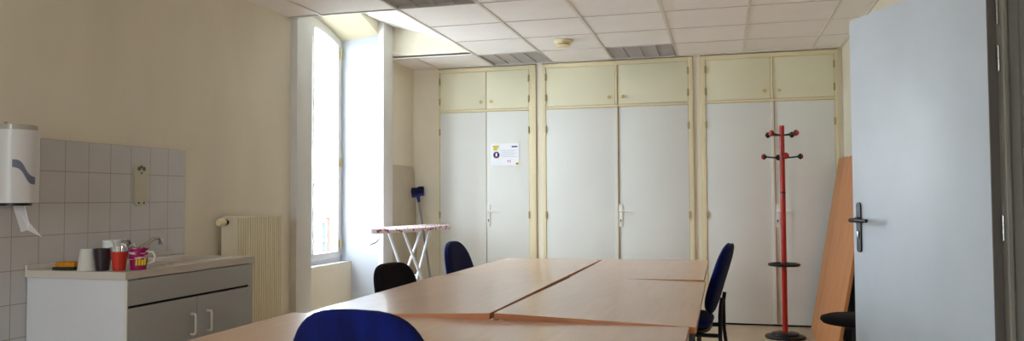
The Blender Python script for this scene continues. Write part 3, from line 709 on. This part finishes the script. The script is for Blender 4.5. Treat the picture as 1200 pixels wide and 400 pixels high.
cup('white_mug', (-2.985, 3.255, .85), wall_prof(.040, .042, .112, .004), m_plastic, 'plain white mug standing at the back by the tap', 'mug', handle=hd(.040, .112), rz=R(35))

# towel dispenser
root = empty('towel_dispenser', (-2.966, 2.682, 1.155)); tag(root, 'white paper towel dispenser with grey wave on the tiled wall', 'dispenser')
def dprof(r, x0, n=24, s=0):
    return [(r * math.cos(R(-90 + 180 * t / n)), r * math.sin(R(-90 + 180 * t / n)), 0) for t in range(n + 1)] + [(x0, r, 0), (x0, -r, 0)]
b = MB(); b.prism([(p[0], p[1], .0) for p in dprof(.088, -.098)], (0, 0, .315)); b.build('housing', m_disp, root, smooth=30)
b = MB(); b.prism([(p[0], p[1], .3155) for p in dprof(.078, -.098)], (0, 0, .022)); b.tube([(-.01, -.05, .33), (-.01, -.05, .350)], .008, m_disp, n=10); b.mats = [m_clear, m_disp]; b.build('clear_top', None, root, smooth=30)
b = MB(); b.prism([(p[0] * .7, p[1] * .7, -.012) for p in dprof(.088, -.098)], (0, 0, .0118)); b.build('outlet', m_black, root, smooth=30)
b = MB(); N = 16
cen = []
for t in range(N + 1):
    u = t / N; a = R(-52 + 62 * u); z = .170 - .075 * (1 / (1 + math.exp(-10 * (u - .5)))) ; wd = .016 + .003 * math.sin(math.pi * u); cen.append((a, z + (.010 if False else 0), wd))
for q in range(N):
    P = []
    for (a, z, wd), sg in ((cen[q], 1), (cen[q], -1), (cen[q + 1], -1), (cen[q + 1], 1)): P.append((.0886 * math.cos(a), .0886 * math.sin(a), z + sg * wd))
    b.poly(P)
b.build('wave_print', m_wave, root, smooth=30)
b = MB()
P = [(.00, -.018, 0), (.012, .030, 0), (.020, .050, -.085), (.030, .112, -.155), (.012, .050, -.120), (.006, .024, -.128)]
b.prism(P, (.0015, -.001, 0)); o = b.build('towel', m_paper, root, smooth=0)

# wall bracket plate above the sink
root = empty('wall_bracket', (XL + .008, 3.533, 1.248)); tag(root, 'long rounded beige mounting plate with holes screwed to the tiles', 'wall bracket')
b = MB(); P = []
for t in range(13): a = math.pi * t / 12; P.append((0, .047 * math.cos(a), .090 + .026 * math.sin(a)))
for t in range(13): a = math.pi * t / 12; P.append((0, -.047 * math.cos(a), -.090 - .026 * math.sin(a)))
b.prism(P, (.012, 0, 0)); b.build('plate', m_sconce, root, smooth=30)
for y, z, r in ((-.018, .088, .012), (.018, .088, .012), (0, .064, .006), (-.018, -.098, .006), (.02, -.098, .006), (0, .098, .009)):
    b = MB(); b.lathe([(0, 0), (r, 0), (r, .0012), (0, .0012)], n=14, mtx=Matrix.Rotation(R(90), 4, 'Y'), c=(.012, y, z)); b.build('screw_hole', m_steel if r > .008 else m_key, root)

# ------------------------------------------------------------------ radiator
root = empty('radiator', (XL, 4.47, 0)); tag(root, 'cream ribbed panel radiator on the left wall by the window', 'radiator')
y0, y1, zb, zt = 4.215 - 4.47, 4.745 - 4.47, .20, 1.062; N = 21
b = MB()
def rib(xbase, dep):
    prof = []; n = N
    for i in range(n):
        a = y0 + (y1 - y0) * i / n; s = (y1 - y0) / n
        prof += [(xbase, a), (xbase, a + s * .30), (xbase + dep, a + s * .42), (xbase + dep, a + s * .88)]
    prof.append((xbase, y1)); return prof
pr = rib(.128, .009)
b.prism([(x, y, zb) for x, y in pr] + [(.108, y1, zb), (.108, y0, zb)], (0, 0, zt - zb - .012)); b.build('front_panel', m_rad, root, smooth=0)
b = MB(); b.box(.040, .055, y0, y1, zb, zt - .012); b.build('rear_panel', m_rad, root)
b = MB(); b.box(.036, .140, y0 - .002, y1 + .002, zt - .012, zt, bev=.003); b.build('top_cover', m_rad, root)
b = MB(); b.box(.036, .124, y0 - .004, y0, zb, zt - .012); b.build('side_cover', m_rad, root)
b = MB(); b.box(.036, .124, y1, y1 + .004, zb, zt - .012); b.build('side_cover', m_rad, root)
b = MB(); b.box(0, .036, y0 + .08, y0 + .11, .3, .95); b.box(0, .036, y1 - .11, y1 - .08, .3, .95); b.build('wall_mount', m_rad, root)
b = MB(); mt = Matrix.Rotation(R(90), 4, 'X'); b.lathe([(0, -.002), (.014, -.002), (.016, .012), (.022, .018), (.022, .030)], m_key, n=20, mtx=mt, c=(.075, y0 - .004, 1.025))
b.lathe([(.022, .030), (.0235, .034), (.0235, .075), (.019, .086), (0, .088)], m_cream_pl, n=20, mtx=mt, c=(.075, y0 - .004, 1.025)); b.build('thermostat_valve', None, root)

# ------------------------------------------------------------------ window corner: grey board, broom, ironing board
b = MB(); P = []
def rr(w, h, r, n=8):
    out = [(0, 0), (w, 0)]
    for t in range(n + 1): a = R(90 * t / n); out.append((w - r + r * math.cos(a), h - r + r * math.sin(a)))
    for t in range(n + 1): a = R(90 + 90 * t / n); out.append((r + r * math.cos(a), h - r + r * math.sin(a)))
    return out
for yy, zz in rr(.60, 1.500, .07): P.append((XL + .004 + (1 - zz / 1.5) * .045, 6.80 + yy, zz))
b.prism(P, (.014, 0, .0)); o = b.build('grey_panel', m_gboard, smooth=0); tag(o, 'grey-beige board with rounded corners leaning on the left wall beside the broom', 'board')
p0, p1 = Vector((-2.975, 7.32, 1.185)), Vector((-2.700, 7.10, .0)); ax = (p1 - p0).normalized()
root = empty('broom', p1); tag(root, 'broom with navy blue bristles standing upside down in the corner', 'broom')
b = MB(); b.tube([p0 + ax * .03 - p1, Vector((0, 0, .012)) - ax * .0], .0115, n=12); b.build('handle', m_broomh, root)
b = MB(); b.tube([p0 - ax * .01 - p1, p0 + ax * .055 - p1], [.020, .014], n=12); b.build('socket', m_bluepl, root)
b = MB(); mt = Matrix.Translation(p0 - p1) @ Vector((0, 0, -1)).rotation_difference(ax).to_matrix().to_4x4() @ Matrix.Rotation(R(10), 4, 'Z')
q = bmesh.new(); bmesh.ops.create_cube(q, size=1)
for v in q.verts: v.co = Vector((v.co.x * .13, v.co.y * .035, .02 + v.co.z * .022))
bmesh.ops.bevel(q, geom=q.edges[:], offset=.006, segments=2, affect='EDGES'); b.merge(q, None, mt); b.build('head', m_bluepl, root)
b = MB(); random.seed(2)
for i in range(19):
    for j in range(4):
        x = -.055 + .11 * i / 18; y = -.012 + .024 * j / 3; sp = 1.22; 
        a0 = mt @ Vector((x, y, .030)); a1 = mt @ Vector((x * sp + random.uniform(-.004, .004), y * 1.9, .098 + random.uniform(-.006, .006)))
        b.tube([a0, a1], [.0048, .0058], n=6)
o = b.build('bristles', m_broomb, root); o['kind'] = 'stuff'

root = empty('ironing_board', (-2.73, 6.54, 0), R(-5)); tag(root, 'white-legged ironing board with pink floral cover by the window', 'ironing board')
def ibo(y):     # half width along the board; tip at y=-.70, square end at +.66
    t = (y + .70) / .55
    return .150 if t >= 1 else .150 * math.sqrt(max(0, 1 - (1 - t) ** 2.2)) 
b = MB(); ysb = [-.70 + .02 * (i / 8) ** 1.5 * 3 if i < 8 else None for i in range(8)]
ysb = [-.70, -.695, -.68, -.65, -.60, -.52, -.42, -.30, -.15, .05, .25, .42, .54, .575, .59]
rows = []
for y in ysb:
    w = max(ibo(y), .004)
    if y > .54: w -= (y - .54) * .6
    rows.append((y, w))
def zedge(y): return .012 * math.sin(y * 9) * .3
vt = [[b.bm.verts.new((w * s_, y, z)) for s_, z in ((-1, .885), (-1.0, .908), (-.82, .921), (0, .923), (.82, .921), (1.0, .908), (1, .880 + zedge(y)), (.6, .888), (-.6, .888))] for y, w in rows]
for a, c in zip(vt, vt[1:]):
    for j in range(9): b.bm.faces.new([a[j], a[(j + 1) % 9], c[(j + 1) % 9], c[j]])
b.bm.faces.new(vt[0][::-1]); b.bm.faces.new(vt[-1]); b.build('cover', m_floral, root, smooth=50)
def ileg(xa, ya, xb, yb):
    l = MB(); l.tube([(xa, ya, .884), (xb, yb, .012)], .0125, n=12); l.tube([(xb, yb, .022), (xb, yb, 0)], .0155, m_black, n=12); l.mats = [m_ibleg, m_black]
    # face indices: the foot uses slot 1
    return l
def build_leg(xa, ya, xb, yb):
    l = MB(); l.mats = [m_ibleg, m_black]; l.tube([(xa, ya, .884), (xb, yb, .012)], .0125, m_ibleg, n=12); l.tube([(xb, yb, .022), (xb, yb, 0)], .0155, m_black, n=12); return l.build('leg', None, root)
LG = [((.075, -.28), (.10, .36)), ((-.075, -.28), (-.10, .36)), ((.045, .30), (.085, -.33)), ((-.045, .30), (-.085, -.33))]
for (xa, ya), (xb, yb) in LG: build_leg(xa, ya, xb, yb)
b = MB(); b.tube([(-.10, .352, .025), (.10, .352, .025)], .009, n=10); b.tube([(-.092, .20, .232), (.092, .20, .232)], .007, n=10); b.tube([(-.085, -.32, .03), (.085, -.32, .03)], .009, n=10); b.tube([(-.085, .015, .478), (.085, .015, .478)], .007, n=10)
b.build('cross_bar', m_ibleg, root)
b = MB(); b.tube([(.02, -.60, .884), (.03, -.62, .84), (.02, -.66, .805), (.0, -.72, .79), (.01, -.70, .80), (.03, -.65, .815), (.03, -.58, .85), (.0, -.55, .884)], .0025, n=6); b.build('drawstring', m_steel, root)

# ------------------------------------------------------------------ outside
b = MB(); b.box(-60, XO - .02, -40, 60, -.5, -.2); o = struct('ground', b, m_ground, smooth=0)
root = empty('terrace_railing', (-5.0, 6.9, -.2)); tag(root, 'pale blue-grey metal railing outside the window', 'railing')
b = MB(); b.box(-.02, .02, -3.2, 2.24, 1.06, 1.11, bev=.005); b.build('top_rail', m_rail, root)
b = MB(); b.box(-.02, .02, -3.2, 2.24, .82, .87, bev=.005); b.build('lower_rail', m_rail, root)
for y in (-3.18, -1.6, .0, 2.18):
    b = MB(); b.box(-.025, .025, y - .025, y + .025, 0, 1.06, bev=.004); b.build('post', m_rail, root)
b = MB(); b.box(-5.04, -4.96, 9.16, 9.24, -.2, .92, bev=.01); b.box(-5.05, -4.95, 9.15, 9.25, .92, .95, bev=.01); o = b.build('gate_post', m_brick); tag(o, 'slim pinkish post at the end of the outside railing', 'post')
root = empty('slim_tree', (-8.1, 13.72, -.2)); tag(root, 'slim green tree outside the window beyond the railing', 'tree')
b = MB(); b.tube([(0, 0, 0), (.02, 0, .6), (0, .02, 1.2)], [.05, .04, .02], n=10); b.build('trunk', m_bark, root)
b = MB(); random.seed(7)
for i in range(420):
    z = random.uniform(.8, 2.3); rr_ = .30 * math.sin(math.pi * min(1, max(.05, (z - .6) / 1.9))) ; a = random.uniform(0, 6.283); r0 = rr_ * math.sqrt(random.random())
    c = Vector((r0 * math.cos(a), r0 * math.sin(a), z)); d1 = Vector((random.uniform(-1, 1), random.uniform(-1, 1), random.uniform(-.3, 1))).normalized() * .06; d2 = d1.orthogonal().normalized() * .025
    b.poly([c - d1, c + d2, c + d1, c - d2])
b.build('foliage', m_leaf, root, smooth=0)

# ------------------------------------------------------------------ light: overcast daylight through the windows
w = bpy.data.worlds.new('world'); scene.world = w; w.use_nodes = True; nt = w.node_tree
bg = nt.nodes['Background']; tc = nt.nodes.new('ShaderNodeTexCoord'); n_ = nt.nodes.new('ShaderNodeTexNoise'); n_.inputs['Scale'].default_value = 1.5
nt.links.new(tc.outputs['Generated'], n_.inputs['Vector']); mx = nt.nodes.new('ShaderNodeMix'); mx.data_type = 'RGBA'
mx.inputs['A'].default_value = (.72, .86, 1.0, 1); mx.inputs['B'].default_value = (.93, .97, 1.0, 1)
nt.links.new(n_.outputs[0], mx.inputs['Factor']); nt.links.new(mx.outputs['Result'], bg.inputs[0]); bg.inputs[1].default_value = 13.5
for px_, py_, rz_ in [(XO - .01, WIN[0], -90)] + [(c, YN - .13, 0) for c in FWIN]:
    ld = bpy.data.lights.new('window_portal', 'AREA'); ld.shape = 'RECTANGLE'; ld.size = 2 * HI; ld.size_y = 2.15; ld.cycles.is_portal = True
    lo = bpy.data.objects.new('window_portal', ld); COL.objects.link(lo); lo.location = (px_, py_, 1.675); lo.rotation_euler = (R(90), 0, R(rz_))

vs = scene.view_settings; vs.view_transform = 'Standard'; vs.look = 'None'; vs.gamma = 1; vs.use_curve_mapping = False; vs.exposure = 0.75
scene.display_settings.display_device = 'sRGB'
scene.cycles.max_bounces = 14; scene.cycles.diffuse_bounces = 10; scene.cycles.transparent_max_bounces = 12
scene.cycles.sample_clamp_indirect = 8
